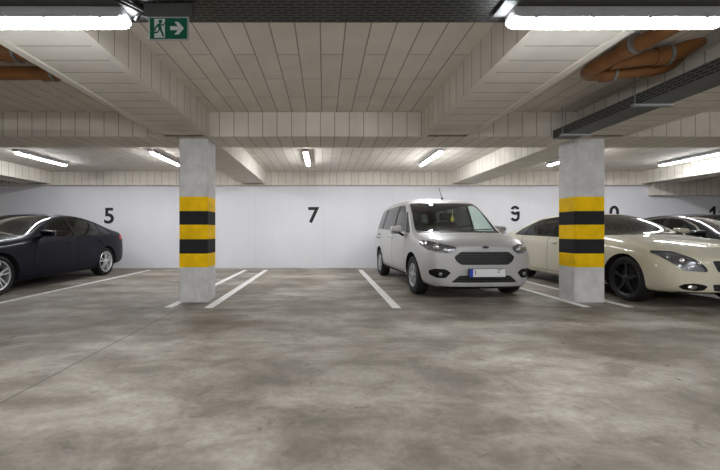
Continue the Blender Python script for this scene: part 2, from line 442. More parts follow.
# ------------------------------------------------------------------ floor markings and wall numbers
def line(x, y0, y1, w, label):
    bm = bmesh.new(); box(bm, x-w/2, x+w/2, y0, y1, 0.0005, .003)
    tag(obj('parking_line', bm, M['line']), label, 'floor line', 'painted bay lines')
line(-4.57, 4.8, 9.72, .11, 'white bay line on the floor beside the dark blue car')
line(-2.06, 4.90, 9.72, .11, 'white floor line running behind the left column, left one of the pair')
line(-1.52, 4.86, 9.75, .115, 'white floor line just right of the left column')
line(.955, 4.86, 9.75, .115, 'white floor line left of the silver van')
line(3.50, 4.92, 9.7, .11, 'white floor line between the silver van and right column')
line(4.08, 4.92, 9.7, .11, 'white floor line emerging right of the right column by the dark wheel')
def number(txt, px, z, size, label):
    bm = text_bm(txt, size,   .002, .014)
    bmesh.ops.scale(bm, vec=(1.04, 1, 1), verts=bm.verts[:])
    tag(obj('bay_number', bm, M['number'], loc=((px-324)/370*YB, YB-.003, z)), label, 'number', 'bay numbers on the wall')
NZ = 1 + 16.2/370*YB
number('5', 109.2, NZ-.02, .60, 'black number 5 on the white wall above the dark blue car')
number('7', 313.2, NZ, .60, 'black number 7 in the middle of the white wall')
def digit_one():
    bm = bmesh.new()
    prism(bm, [(.085, .21), (.085, -.21), (.01, -.21), (.01, .09), (-.085, .02), (-.085, .10), (.02, .21)], 'y', -.002, .002)
    return fixn(bm)
def two_digits(px, z, digits, label):
    t = empty('bay_number', ((px-324)/370*YB, YB-.003, z)); tag(t, label, 'number', 'bay numbers on the wall')
    for dx, bm in digits: obj('digit', bm, M['number'], t, loc=(dx, 0, 0))
two_digits(608, NZ+.05, [(-.21, digit_one()), (.17, text_bm('0', .56, .002, .014))], 'black number 10 on the wall above the cream car')
two_digits(717.5, NZ+.05, [(-.14, digit_one()), (.14, digit_one())], 'black number 11 on the wall above the black car')
# the 9 is sprayed through a stencil: broken ring and tail
def arc(bm, cx, cz, r, w, a0, a1, n=14):
    ring = []
    for k in range(n+1):
        a = math.radians(a0+(a1-a0)*k/n)
        ring.append([(cx+math.cos(a)*q, cz+math.sin(a)*q*1.0) for q in (r-w/2, r+w/2)])
    for i in range(n):
        prism(bm, [ring[i][0], ring[i][1], ring[i+1][1], ring[i+1][0]], 'y', -.002, .002)
bm = bmesh.new()
arc(bm, 0, .09, .09, .076, 18, 162); arc(bm, 0, .09, .09, .076, 198, 330)
prism(bm, [(.056, -.085), (.130, -.085), (.130, .06), (.056, .06)], 'y', -.002, .002)
arc(bm, 0, -.09, .092, .076, 200, 362)
fixn(bm)
tag(obj('bay_number', bm, M['number'], loc=((515-324)/370*YB, YB-.003, NZ+.06)), 'black stencilled number 9 on the wall right of the van', 'number', 'bay numbers on the wall')

# ------------------------------------------------------------------ ceiling lights
def tube_light(loc, length, rz, mat, label, r=.040, rail=False, group='tube lights'):
    t = empty('ceiling_light', loc, rz); tag(t, label, 'light', group)
    h = length/2; sk = -.010 if rail else -.013
    bm = bmesh.new(); hh = h-.012 if rail else h+.004; box(bm, -hh, hh, -r-.016, r+.016, -.002, .05, bevel=.008); box(bm, -h+.03, h-.03, -r-.016, -r-.012, sk, .004); box(bm, -h+.03, h-.03, r+.012, r+.016, sk, .004); obj('housing', bm, M['housing'], t, 35)
    bm = bmesh.new(); seg = 12
    rings = []
    for x, s in ((-h, .45), (-h+.018, .85), (-h+.045, 1), (h-.045, 1), (h-.018, .85), (h, .45)):
        rings.append([bm.verts.new((x, math.cos(PI*k/seg)*r*s, -math.sin(PI*k/seg)*r*1.0*s - .004)) for k in range(seg+1)])
    for i in range(len(rings)-1):
        for k in range(seg): bm.faces.new((rings[i][k], rings[i+1][k], rings[i+1][k+1], rings[i][k+1]))
    bm.faces.new(rings[0]); bm.faces.new(rings[-1][::-1]); fixn(bm)
    for f in bm.faces:
        pass
    obj('diffuser', bm, mat, t, 50)
    for x in (-h*.78, -h*.26, h*.26, h*.78):
        bm = bmesh.new(); box(bm, x-.012, x+.012, -r-.020, r+.020, -.016, .012, bevel=.003); obj('clip', bm, M['housing'], t)
    if rail:
        bm = bmesh.new(); box(bm, -h-.06, h+.06, -.10, .05, .051, .068); obj('mounting_rail', bm, M['rail'], t)
    return t
tube_light((-1.71, 2.10, 2.20), 1.21, 0, M['tube_near'], 'bright tube light under the tray at top left of the photo', rail=True)
tube_light((1.645, 2.10, 2.20), 1.21, 0, M['tube_near'], 'bright tube light under the tray at top right of the photo', rail=True)
for x, y0, y1, lab in ((-6.17, 7.40, 8.85, 'tube light over the dark blue car, farthest left on the far ceiling'),
                       (-3.46, 7.40, 8.85, 'tube light just left of the left column on the far ceiling'),
                       (-.37, 7.40, 8.85, 'tube light above the empty bay marked 7'),
                       (2.32, 7.36, 8.85, 'tube light above the silver van'),
                       (5.36, 7.40, 8.85, 'tube light just left of the right column top'),
                       (8.02, 7.3, 8.85, 'tube light at far right above the black car')):
    tube_light((x, (y0+y1)/2, 2.605), y1-y0, PI/2, M['tube_far'], lab, r=.040)
tube_light((5.05, 2.10, 2.20), 1.12, 0, M['tube_near'], 'added fill tube light, unseen, just right of the frame')  # added lamp out of view, brightens the right column and right side
for x in (-8.4, -5.0, -1.67, 1.6, 5.0, 8.4):  # row of added lamps, unseen, lifting the overall brightness from behind
    tube_light((x, -3.2, 2.195), 1.13, 0, M['tube_fill'], 'added fill tube light, unseen, behind the camera')

# ------------------------------------------------------------------ cable trays
t = empty('cable_tray', (0, 2.0, 2.27)); tag(t, 'long perforated dark metal cable tray across the top of the photo', 'cable tray')
bm = bmesh.new(); box(bm, -9, 9, -.35, .242, 0, .003); obj('tray_floor', bm, M['tray'], t)
for y0, y1 in ((-.352, -.348), (.240, .244)):
    bm = bmesh.new(); box(bm, -9, 9, y0, y1, 0, .045); obj('tray_side', bm, M['tray_lip'], t)
t = empty('cable_tray', (0, 0, 0)); tag(t, 'dark metal cable tray running away along the beam at upper right', 'cable tray')
bm = bmesh.new(); box(bm, 3.17, 3.47, 2.3, 5.12, 2.285, 2.289); obj('tray_floor', bm, M['tray_lip'], t)
bm = bmesh.new(); box(bm, 3.168, 3.172, 2.3, 5.12, 2.285, 2.40); obj('tray_side', bm, M['tray_side'], t)
bm = bmesh.new(); box(bm, 3.468, 3.472, 2.3, 5.12, 2.285, 2.40); obj('tray_side', bm, M['tray_side'], t)
for y in (3.72, 4.85):
    bm = bmesh.new(); box(bm, 3.10, 3.498, y-.02, y+.02, 2.262, 2.284); b_ = obj('support_bar', bm, M['galv'], t)
    bm = bmesh.new(); tube(bm, [(3.125, y, 2.26), (3.125, y, ZC)], .006, 8); obj('hanger_rod', bm, M['galv'], b_)

# ------------------------------------------------------------------ drain pipes
def pipe(label, runs, collars, r=.065):
    t = empty('drain_pipe', runs[0][0]); tag(t, label, 'pipe', 'orange drain pipes')
    o0 = Vector(runs[0][0])
    for k, pts in enumerate(runs):
        bm = bmesh.new(); tube(bm, [Vector(p)-o0 for p in bend(pts, .17)], r, 20); fixn(bm); obj('pipe_run', bm, M['pipe'], t, 60)
    for a, b in collars:
        a, b = Vector(a)-o0, Vector(b)-o0; d = (b-a).normalized()
        bm = bmesh.new(); tube(bm, [a-d*.045, a+d*.045], r+.014, 20); fixn(bm); obj('socket', bm, M['pipe'], t, 40)
        bm = bmesh.new(); tube(bm, [a+d*.05, a+d*.075], r+.017, 20); fixn(bm); obj('clamp', bm, M['galv'], t, 40)
pipe('orange drain pipe with elbow and branch near the right tube light',
     [[(2.70, 2.2, 2.56), (2.50, 3.62, 2.53), (3.22, 3.44, 2.53), (3.30, 3.42, 2.66)],
      [(2.60, 3.36, 2.54), (3.13, 3.25, 2.565), (3.25, 3.22, 2.66)]],
     [((2.56, 3.1, 2.545), (2.70, 2.2, 2.56)), ((2.72, 3.57, 2.53), (3.22, 3.44, 2.53)), ((2.98, 3.28, 2.558), (3.13, 3.25, 2.565))])
pipe('brown drain pipe behind the left beam, front one',
     [[(-5.2, 3.25, 2.57), (-2.29, 3.25, 2.57)]], [((-2.75, 3.25, 2.57), (-2.4, 3.25, 2.57))])
pipe('brown drain pipe behind the left beam, rear one',
     [[(-5.2, 3.62, 2.555), (-2.29, 3.62, 2.555)]], [((-2.7, 3.62, 2.555), (-2.4, 3.62, 2.555))])

# ------------------------------------------------------------------ exit sign
t = empty('exit_sign', (-.86, 2.05, 2.27)); tag(t, 'green emergency exit sign with running man and arrow under the tray', 'sign')
bm = bmesh.new(); box(bm, -.14, .13, .0, .05, -.075, 0, bevel=.006); obj('mounting_box', bm, M['rail'], t, 35)
bm = bmesh.new(); box(bm, -.113, .108, .005, .017, -.205, -.07, bevel=.002); pnl = obj('sign_plate', bm, M['sign_frame'], t)
bm = bmesh.new(); box(bm, -.105, .100, .002, .006, -.198, -.083); obj('green_panel', bm, M['green'], pnl)
bm = bmesh.new(); box(bm, -.080, -.022, -.0005, .0022, -.193, -.089); obj('door_symbol', bm, M['sign_white'], pnl)
bm = bmesh.new()
Y0, Y1 = -.002, 0.0
prism(bm, [(-.046+.011*math.cos(a*PI/6), -.104+.011*math.sin(a*PI/6)) for a in range(12)], 'y', Y0, Y1)
for q in ([(-.064, -.118), (-.046, -.114), (-.038, -.140), (-.054, -.150)],
          [(-.054, -.146), (-.040, -.142), (-.032, -.164), (-.042, -.166)], [(-.042, -.166), (-.032, -.162), (-.024, -.186), (-.034, -.188)],
          [(-.056, -.150), (-.046, -.144), (-.060, -.168), (-.068, -.164)], [(-.068, -.160), (-.064, -.170), (-.094, -.170), (-.094, -.160)],
          [(-.062, -.118), (-.056, -.126), (-.070, -.140), (-.077, -.136)], [(-.077, -.136), (-.070, -.140), (-.072, -.156), (-.080, -.154)],
          [(-.046, -.116), (-.042, -.124), (-.028, -.130), (-.026, -.122)], [(-.032, -.128), (-.026, -.122), (-.016, -.112), (-.022, -.108)]):
    prism(bm, q, 'y', Y0, Y1)
fixn(bm); obj('running_man', bm, M['green'], pnl)
bm = bmesh.new()
prism(bm, [(.008, -.130), (.056, -.130), (.056, -.151), (.008, -.151)], 'y', -.0005, .0022)
prism(bm, [(.084, -.1405), (.053, -.106), (.031, -.106), (.060, -.1405)], 'y', -.0005, .0022)
prism(bm, [(.084, -.1405), (.060, -.1405), (.031, -.175), (.053, -.175)], 'y', -.0005, .0022)
fixn(bm); obj('arrow', bm, M['sign_white'], pnl)
# black flex and bracket at the end of the left light
bm = bmesh.new(); tube(bm, bend([(-1.02, 2.1, 2.256), (-1.05, 2.1, 2.235), (-1.08, 2.12, 2.215)], .02), .010, 8); tube(bm, bend([(-1.17, 1.93, 2.254), (-1.03, 2.12, 2.254), (-.985, 2.19, 2.235)], .03), .012, 8); tube(bm, bend([(-1.12, 1.93, 2.254), (-1.0, 2.12, 2.254), (-.97, 2.17, 2.235)], .03), .012, 8)
tag(obj('power_cable', fixn(bm), M['rubber'], smooth=True), 'dark cables at the right end of the left tube light', 'cable')

# ------------------------------------------------------------------ vehicles
def shell(stations, front_bulge, rear_bulge):
    """half cross-sections P0..P9 lofted along the length, mirrored, capped and subdivided"""
    bm = bmesh.new(); R = []
    for y, pts in stations:
        right = [bm.verts.new((x, y, z)) for x, z in pts]
        left = [right[0]] + [bm.verts.new((-x, y, z)) for x, z in pts[1:-1]] + [right[-1]]
        R.append((right, left))
    n = len(stations[0][1])
    for i in range(len(R)-1):
        for s in (0, 1):
            a, b = R[i][s], R[i+1][s]
            for k in range(n-1):
                q = (a[k], b[k], b[k+1], a[k+1]); bm.faces.new(q if s else q[::-1])
    for idx, bulge in ((0, front_bulge), (-1, rear_bulge)):
        right, left = R[idx]; y = stations[idx][0]
        mid = [None]*n; mid[1] = right[0]; mid[n-2] = right[-1]
        for k in range(2, n-2):
            mid[k] = bm.verts.new((0, y+bulge, (right[k].co.z)))
        for k in range(1, n-2):
            for a in (right, left):
                bm.faces.new((a[k], a[k+1], mid[k+1], mid[k]))
    fixn(bm)
    me = bpy.data.meshes.new('cage'); bm.to_mesh(me); bm.free()
    o = bpy.data.objects.new('cage', me); COL.objects.link(o)
    md = o.modifiers.new('s', 'SUBSURF'); md.levels = 3; md.render_levels = 3
    dg = bpy.context.evaluated_depsgraph_get(); m2 = bpy.data.meshes.new_from_object(o.evaluated_get(dg))
    out = bmesh.new(); out.from_mesh(m2)
    bpy.data.objects.remove(o); bpy.data.meshes.remove(me); bpy.data.meshes.remove(m2)
    return out

def inside(p, poly):
    n = len(poly); sgn = 0
    for i in range(n):
        a, b = poly[i], poly[(i+1) % n]
        c = (b[0]-a[0])*(p[1]-a[1]) - (b[1]-a[1])*(p[0]-a[0])
        if abs(c) < 1e-12: continue
        if sgn == 0: sgn = 1 if c > 0 else -1
        elif (c > 0) != (sgn > 0): return False
    return True

def rnd(poly, r, n=4):
    """round the corners of a polygon; r may be one radius or one per corner"""
    out = []; N = len(poly)
    for i in range(N):
        p = Vector(poly[i]); a = Vector(poly[i-1])-p; c = Vector(poly[(i+1) % N])-p
        rr = min(r[i] if isinstance(r, (list, tuple)) else r, a.length*.48, c.length*.48)
        if rr < 1e-4: out.append(tuple(p)); continue
        p0, p1 = p+a.normalized()*rr, p+c.normalized()*rr
        for k in range(n+1):
            t = k/n; out.append(tuple(p0*(1-t)**2 + p*2*t*(1-t) + p1*t*t))
    return out

def take(bm, polys, axis, cond, depth=0.0, move=None):
    """cut convex outlines (seen along an axis) out of the shell and return them as a patch, set in by depth"""
    u, v = {'x': (1, 2), 'y': (0, 2), 'z': (0, 1)}[axis]
    sel = set()
    for poly in polys:
        us = [p[0] for p in poly]; vs = [p[1] for p in poly]
        lo, hi = (min(us)-.002, min(vs)-.002), (max(us)+.002, max(vs)+.002)
        def near():
            out = []
            for f in bm.faces:
                fu = [w.co[u] for w in f.verts]; fv = [w.co[v] for w in f.verts]
                if max(fu) < lo[0] or min(fu) > hi[0] or max(fv) < lo[1] or min(fv) > hi[1]: continue
                if cond(f.calc_center_median(), f.normal): out.append(f)
            return out
        for i in range(len(poly)):
            a, b = poly[i], poly[(i+1) % len(poly)]
            co = [0, 0, 0]; co[u], co[v] = a; no = [0, 0, 0]; no[u], no[v] = b[1]-a[1], -(b[0]-a[0])
            if abs(no[u])+abs(no[v]) < 1e-7: continue
            fs = near()
            g = set(fs) | {e for f in fs for e in f.edges} | {w for f in fs for w in f.verts}
            bmesh.ops.bisect_plane(bm, geom=list(g), dist=1e-6, plane_co=co, plane_no=no)
        for f in near():
            c = f.calc_center_median()
            if inside((c[u], c[v]), poly): sel.add(f)
    nb = bmesh.new(); mp = {}
    for f in sel:
        for w in f.verts:
            if w not in mp: mp[w] = nb.verts.new(w.co)
        nb.faces.new([mp[w] for w in f.verts])
    bmesh.ops.delete(bm, geom=list(sel), context='FACES')
    nb.normal_update()
    if depth or move:
        old = list(nb.verts); nor = {w: w.normal.copy() for w in old}
        be = [e for e in nb.edges if e.is_boundary]
        bmesh.ops.extrude_edge_only(nb, edges=be)
        for w in old:
            w.co += Vector(move) if move else -nor[w]*depth
        nb.normal_update()
    return nb

def seg_strip(pts, w):
    out = []
    for a, b in zip(pts[:-1], pts[1:]):
        d = Vector((b[0]-a[0], b[1]-a[1])).normalized(); n = Vector((-d.y, d.x))*w/2
        out.append([(a[0]+n.x, a[1]+n.y), (b[0]+n.x, b[1]+n.y), (b[0]-n.x, b[1]-n.y), (a[0]-n.x, a[1]-n.y)])
    return out

def circle(cy, cz, r, n=28):
    return [(cy+r*math.cos(2*PI*k/n), cz+r*math.sin(2*PI*k/n)) for k in range(n)]

def both(c): return [(-x, z) for x, z in c][::-1]

def wheel_parts(parent, x, y, r, side, style, mat, w=.205):
    """rim with spokes as the wheel, tyre and brake disc under it; side = +1 when the outer face looks to +x"""
    rr = r*(.745 if style != 'cap' else .62)
    bm = bmesh.new()
    lathe_x(bm, [(w*.5-.012, rr), (w*.5-.004, rr-.006), (w*.5-.012, rr-.02), (w*.30, rr-.03), (-w*.45, rr-.03), (-w*.45, rr)], 40)
    ns, sw0, sw1 = {'five': (5, .050, .038), 'twin': (10, .026, .020), 'cap': (7, .030, .044), 'broad': (5, .075, .058)}[style]
    for k in range(ns):
        a = 2*PI*k/ns + .3
        if style == 'twin': a = 2*PI*(k//2)/5 + (.20 if k % 2 else -.20) + .3
        ca, sa = math.cos(a), math.sin(a)
        def P(xx, rad, t): return (xx, rad*ca - t*sa, rad*sa + t*ca)
        xo, xi = w*.5-.012, w*.5-.040
        v = [bm.verts.new(P(*q)) for q in ((xo, .02, -sw0/2), (xo, .02, sw0/2), (xo-.004, rr-.012, sw1/2), (xo-.004, rr-.012, -sw1/2),
                                            (xi, .02, -sw0/2), (xi, .02, sw0/2), (xi, rr-.012, sw1/2), (xi, rr-.012, -sw1/2))]
        for q in ((0, 1, 2, 3), (7, 6, 5, 4), (0, 3, 7, 4), (1, 5, 6, 2), (0, 4, 5, 1), (3, 2, 6, 7)): bm.faces.new([v[i] for i in q])
    lathe_x(bm, [(w*.5-.045, .001), (w*.5-.045, .062), (w*.5-.014, .058), (w*.5-.002, .035), (w*.5-.0, .001)], 24, closed=False)
    fixn(bm)
    if side < 0: bmesh.ops.rotate(bm, verts=bm.verts[:], cent=(0, 0, 0), matrix=Matrix.Rotation(PI, 3, 'Z'))
    wh = obj('wheel', bm, mat, parent, 35, (x, y, r))
    bm = bmesh.new(); h = w/2
    lathe_x(bm, [(h-.012, rr-.004), (h, rr+.03), (h+.004, r-.05), (h-.010, r-.012), (h-.035, r), (-h+.035, r), (-h+.01, r-.012), (-h, r-.05), (-h, rr), (-h+.02, rr-.004)], 48)
    fixn(bm)
    if side < 0: bmesh.ops.rotate(bm, verts=bm.verts[:], cent=(0, 0, 0), matrix=Matrix.Rotation(PI, 3, 'Z'))
    obj('tyre', bm, M['tyre'], wh, 40)
    bm = bmesh.new(); tube(bm, [(side*-.02, 0, 0), (side*.012, 0, 0)], rr*.80, 32); fixn(bm); obj('brake_disc', bm, M['disc'], wh, 40)

def mirror_part(parent, x, y, z, side, mat, w=.21, h=.125, d=.11):
    bm = bmesh.new(); bmesh.ops.create_cube(bm, size=1)
    for v in bm.verts:
        v.co = Vector((v.co.x*w, v.co.y*d*(1 if v.co.x*side < 0 else .75), v.co.z*h*(1.0 if v.co.x*side < 0 else .72)))
        if v.co.y < 0: v.co.z *= .7; v.co.x *= .86
    bmesh.ops.bevel(bm, geom=bm.edges[:], offset=.03, segments=3, profile=.6, affect='EDGES')
    fixn(bm)
    mi = obj('side_mirror', bm, mat, parent, 60, (x, y, z))
    bm = bmesh.new(); box(bm, -w*.40, w*.40, d*.42, d*.51, -h*.36, h*.36); obj('mirror_glass', bm, M['chrome'], mi)
    bm = bmesh.new(); tube(bm, [(-side*w*.25, .0, -h*.40), (-side*(w*.5+.03), .0, -h*.72)], .022, 10); fixn(bm); obj('mirror_arm', bm, M['black'], mi, True)
    bm = bmesh.new(); box(bm, -w*.42, w*.42, -d*.36, d*.30, -h*.52, -h*.40, bevel=.006); obj('mirror_base', bm, M['black'], mi, 40)
    return mi

def seat_part(parent, x, y, z, w=.48, h=.62, name='seat', pale=False):
    bm = bmesh.new()
    box(bm, -w/2, w/2, -.25, .25, -.07, .07, bevel=.04)
    n0 = len(bm.verts); box(bm, -w/2, w/2, .20, .33, .02, h, bevel=.045)
    bm.verts.ensure_lookup_table()
    for v in bm.verts[n0:]: v.co.y += max(0, v.co.z)*.22
    s = obj(name, fixn(bm), M['cloth'], parent, 50, (x, y, z))
    bm = bmesh.new(); box(bm, -.13, .13, .33, .42, h+.03, h+.20, bevel=.035); hr = obj('headrest', fixn(bm), M['cloth_pale'] if pale else M['cloth'], s, 50)
    return s

def dash_part(parent, x0, x1, y0, y1, z0, z1, wheel_x):
    bm = bmesh.new(); box(bm, x0, x1, y0, y1, z0, z1, bevel=.04); fixn(bm)
    d = obj('dashboard', bm, M['dash'], parent, 50)
    bm = bmesh.new(); R, q = .185, .016
    vs = []
    for i in range(28):
        a = 2*PI*i/28
        vs.append([bm.verts.new(((R+q*math.cos(b))*math.cos(a), q*math.sin(b), (R+q*math.cos(b))*math.sin(a))) for b in [2*PI*j/8 for j in range(8)]])
    for i in range(28):
        for j in range(8): bm.faces.new((vs[i][j], vs[(i+1) % 28][j], vs[(i+1) % 28][(j+1) % 8], vs[i][(j+1) % 8]))
    box(bm, -R, R, -.01, .01, -.03, .02); box(bm, -.02, .02, -.01, .01, -R, 0)
    bmesh.ops.rotate(bm, verts=bm.verts[:], cent=(0, 0, 0), matrix=Matrix.Rotation(math.radians(25), 3, 'X'))
    fixn(bm); obj('steering_wheel', bm, M['black'], parent, 50, (wheel_x, y1+.10, z1-.02))

def side_cond(s, xmin=.3, nmin=.25):
    return lambda c, n: c.x*s > xmin and n.x*s > nmin

def lamp(parent, shell_bm, polys, axis, cond, depth, bowls, name='headlight', label=None):
    """lens patch with a dark set-in bowl behind it and round chrome reflectors"""
    patch = take(shell_bm, polys, axis, cond)
    back = patch.copy(); back.normal_update()
    old = list(back.verts); nor = {v: v.normal.copy() for v in old}
    be = [e for e in back.edges if e.is_boundary]; bmesh.ops.extrude_edge_only(back, edges=be)
    for v in old: v.co -= nor[v]*depth
    for v in back.verts: v.co -= Vector((0, 0, 0))
    pts = [(v.co.copy(), nor[v]) for v in old]
    lens = obj(name, patch, M['lens'], parent, True)
    obj('lamp_bowl', back, M['lamp_back'], lens, 40)
    for (bx, bz, br) in bowls:
        p, nn = min(pts, key=lambda q: (q[0].x-bx)**2 + (q[0].z-bz)**2)
        bm = bmesh.new(); bmesh.ops.create_uvsphere(bm, u_segments=18, v_segments=10, radius=br)
        for v in bm.verts: v.co.y *= .6
        obj('reflector', bm, M['lamp_chrome'], lens, True, tuple(p + nn*depth*.12))
    return lens

# ---------- silver van
def build_van():
    low = lambda k: None
    def sec(zb, wb, zs, ws, zm, wm, zh, wh, *up):
        return [(0, zb), (wb, zb), (ws, zs), (wm, zm), (wh, zh)] + list(up)
    st = [
     (-.735, [(0, .185), (.44, .185), (.60, .235), (.655, .48), (.63, .655), (.585, .735), (.50, .775), (.38, .795), (.19, .808), (0, .812)]),
     (-.63, [(0, .165), (.56, .165), (.745, .225), (.80, .49), (.775, .675), (.73, .78), (.63, .83), (.48, .855), (.24, .872), (0, .878)]),
     (-.42, [(0, .17), (.63, .17), (.845, .23), (.885, .51), (.875, .72), (.825, .855), (.725, .905), (.56, .928), (.28, .942), (0, .946)]),
     (-.16, [(0, .20), (.68, .20), (.875, .265), (.905, .54), (.90, .76), (.86, .885), (.775, .925), (.66, .945), (.32, .96), (0, .964)]),
     (.20, [(0, .20), (.70, .20), (.88, .265), (.905, .56), (.90, .80), (.865, .93), (.80, .962), (.725, .985), (.36, 1.005), (0, 1.012)]),
     (.48, [(0, .20), (.70, .20), (.88, .265), (.905, .57), (.90, .83), (.868, .98), (.785, 1.18), (.705, 1.235), (.35, 1.27), (0, 1.277)]),
     (.76, [(0, .20), (.70, .20), (.88, .265), (.905, .57), (.90, .84), (.868, 1.0), (.735, 1.40), (.665, 1.46), (.34, 1.50), (0, 1.51)]),
     (1.0, [(0, .20), (.70, .20), (.88, .265), (.905, .57), (.90, .85), (.868, 1.01), (.72, 1.51), (.65, 1.585), (.34, 1.625), (0, 1.635)]),
     (1.6, [(0, .20), (.70, .20), (.88, .265), (.905, .57), (.90, .86), (.866, 1.03), (.71, 1.55), (.635, 1.64), (.33, 1.68), (0, 1.69)]),
     (2.5, [(0, .20), (.70, .20), (.88, .265), (.905, .57), (.898, .88), (.86, 1.05), (.70, 1.55), (.62, 1.63), (.33, 1.67), (0, 1.68)]),
     (3.1, [(0, .22), (.68, .22), (.86, .28), (.885, .58), (.88, .89), (.84, 1.06), (.68, 1.50), (.60, 1.58), (.32, 1.62), (0, 1.63)]),
     (3.32, [(0, .28), (.62, .28), (.77, .33), (.80, .60), (.80, .89), (.76, 1.05), (.62, 1.43), (.54, 1.50), (.29, 1.54), (0, 1.55)])]
    st = [(y, [(x*.95*(1.13 if k == 1 else 1), z) for k, (x, z) in enumerate(p)]) for y, p in st]
    bm = shell(st, -.045, .05)
    t = empty('van', (2.268, 6.06, 0), math.radians(3.2))
    tag(t, 'silver compact van parked nose out in the bay between the columns', 'van')
    WY, WR = (0.0, 2.55), .305
    for s in (1, -1):
        for wy in WY:
            obj('wheel_arch', take(bm, [circle(wy, WR+.01, .365)], 'x', side_cond(s, .45, .2), move=(-s*.26, 0, 0)), M['well'], t)
    # glass
    ws = take(bm, [rnd([(-.712, 1.018), (.712, 1.018), (.61, 1.535), (-.61, 1.535)], .03)], 'y', lambda c, n: -.25 < c.y < 1.05 and n.y < -.3 and n.z > .1 and c.z > .98, .004)
    obj('cowl_panel', take(bm, [[(-.70, .984), (.70, .984), (.712, 1.018), (-.712, 1.018)]], 'y', lambda c, n: .04 < c.y < .6 and n.z > .3, .0), M['black'], t)
    wso = obj('windscreen', ws, M['glass_clear'], t, 40)
    for s in (1, -1):
        obj('side_window', take(bm, [rnd([(.50, 1.005), (1.29, 1.03), (1.29, 1.515), (1.00, 1.50), (.80, 1.36)], .05)], 'x', side_cond(s), .005), M['glass_clear'], t, 40)
        obj('side_window', take(bm, [rnd([(1.38, 1.035), (2.36, 1.06), (2.36, 1.51), (1.38, 1.52)], .05)], 'x', side_cond(s), .005), M['glass_dark'], t, 40)
        obj('side_window', take(bm, [rnd([(2.44, 1.065), (3.12, 1.09), (3.0, 1.47), (2.44, 1.505)], .06)], 'x', side_cond(s), .005), M['glass_dark'], t, 40)
        obj('window_pillar', take(bm, [rnd([(1.295, 1.03), (1.375, 1.033), (1.375, 1.517), (1.295, 1.513)], .005)], 'x', side_cond(s), .003), M['black'], t)
        obj('window_pillar', take(bm, [[(2.365, 1.062), (2.435, 1.063), (2.435, 1.505), (2.365, 1.508)]], 'x', side_cond(s), .003), M['black'], t)
        obj('window_pillar', take(bm, [[(.28, .985), (.49, 1.0), (.785, 1.36), (.74, 1.37)]], 'x', side_cond(s), .003), M['black'], t)
        obj('door_seam', take(bm, seg_strip([(.43, .98), (.42, .70), (.46, .34)], .010) + seg_strip([(1.335, 1.02), (1.335, .34)], .010) + seg_strip([(2.40, 1.04), (2.40, .80), (2.16, .62), (2.14, .34)], .010)
                              + seg_strip([(.46, .33), (2.14, .33)], .010), 'x', side_cond(s), .01), M['gap'], t)
        obj('sliding_door_rail', take(bm, seg_strip([(2.42, .87), (3.16, .88)], .016), 'x', side_cond(s), .01), M['gap'], t)
        obj('sill_trim', take(bm, [[(.40, .24), (2.16, .24), (2.16, .305), (.40, .305)]], 'x', side_cond(s, .5, .1), .004), M['black'], t)
    obj('rear_window', take(bm, [rnd([(-.60, 1.08), (.60, 1.08), (.52, 1.45), (-.52, 1.45)], .06)], 'y', lambda c, n: c.y > 3.0 and n.y > .3, .005), M['glass_dark'], t, 40)
    # face of the van
    fr = lambda c, n: c.y < -.05 and n.y < -.12
    obj('grille', take(bm, [rnd([(-.445, .64), (-.35, .715), (.35, .715), (.445, .64), (.41, .575), (.34, .528), (-.34, .528), (-.41, .575)], .02)], 'y', fr, .022), [M['grille']], t, 40)
    obj('lower_intake', take(bm, [rnd([(-.49, .275), (-.37, .375), (.37, .375), (.49, .275)], .02)], 'y', fr, .03), M['grille'], t, 40)
    for s in (1, -1):
        q = [(.475, .705), (.55, .67), (.72, .69), (.835, .76), (.845, .845), (.80, .865), (.64, .80)]
        q = rnd(q, .02) if s > 0 else rnd([(-x, z) for x, z in q][::-1], .02)
        # split the concave outline in convex pieces
        a = [(.42, .735), (.50, .685), (.64, .70), (.64, .845), (.42, .785)]; b = [(.64, .70), (.77, .74), (.81, .80), (.80, .865), (.74, .875), (.64, .845)]
        if s < 0: a, b = both(a), both(b)
        lamp(t, bm, [a, b], 'y', lambda c, n: c.y < .12 and n.y < -.02 and c.x*s > .3, .035, [(s*.53, .735, .045), (s*.64, .765, .055), (s*.745, .815, .05)])
        fo = [(.49, .415), (.56, .465), (.70, .47), (.76, .44), (.755, .38), (.68, .335), (.56, .335)]
        fo = fo if s > 0 else both(fo)
        f_ = obj('fog_lamp_recess', take(bm, [rnd(fo, .02)], 'y', lambda c, n: c.y < .0 and n.y < -.05 and c.x*s > .3, .02), M['black'], t, 40)
        ys = [v.co for v in f_.data.vertices]; cpt = min(ys, key=lambda v: (v.x-s*.63)**2+(v.z-.40)**2)
        b3 = bmesh.new(); bmesh.ops.create_uvsphere(b3, u_segments=16, v_segments=8, radius=.028)
        for v in b3.verts: v.co.y *= .5
        obj('fog_lamp', b3, M['lamp_back'], f_, True, (cpt.x, cpt.y-.006, cpt.z))
        wheel_parts(t, s*.745, 0.0, WR, s, 'cap', M['hubcap'], .195); wheel_parts(t, s*.745, 2.55, WR, s, 'cap', M['hubcap'], .195)
        mirror_part(t, .915 if s > 0 else -.975, .50, 1.05, s, M['silver'], .20, .15, .13)
        for y_, z_ in ((1.17, .89), (1.51, .90)):
            b3 = bmesh.new(); box(b3, s*.895-.012, s*.895+.012, y_-.07, y_+.07, z_-.014, z_+.014, bevel=.006); obj('door_handle', b3, M['silver'] if y_ < 1.5 else M['silver'], t, 40)
        b3 = bmesh.new(); box(b3, s*.878-.01, s*.878+.012, 2.38, 2.46, .935, .965, bevel=.004); obj('rail_cap', b3, M['black'], t, 40)
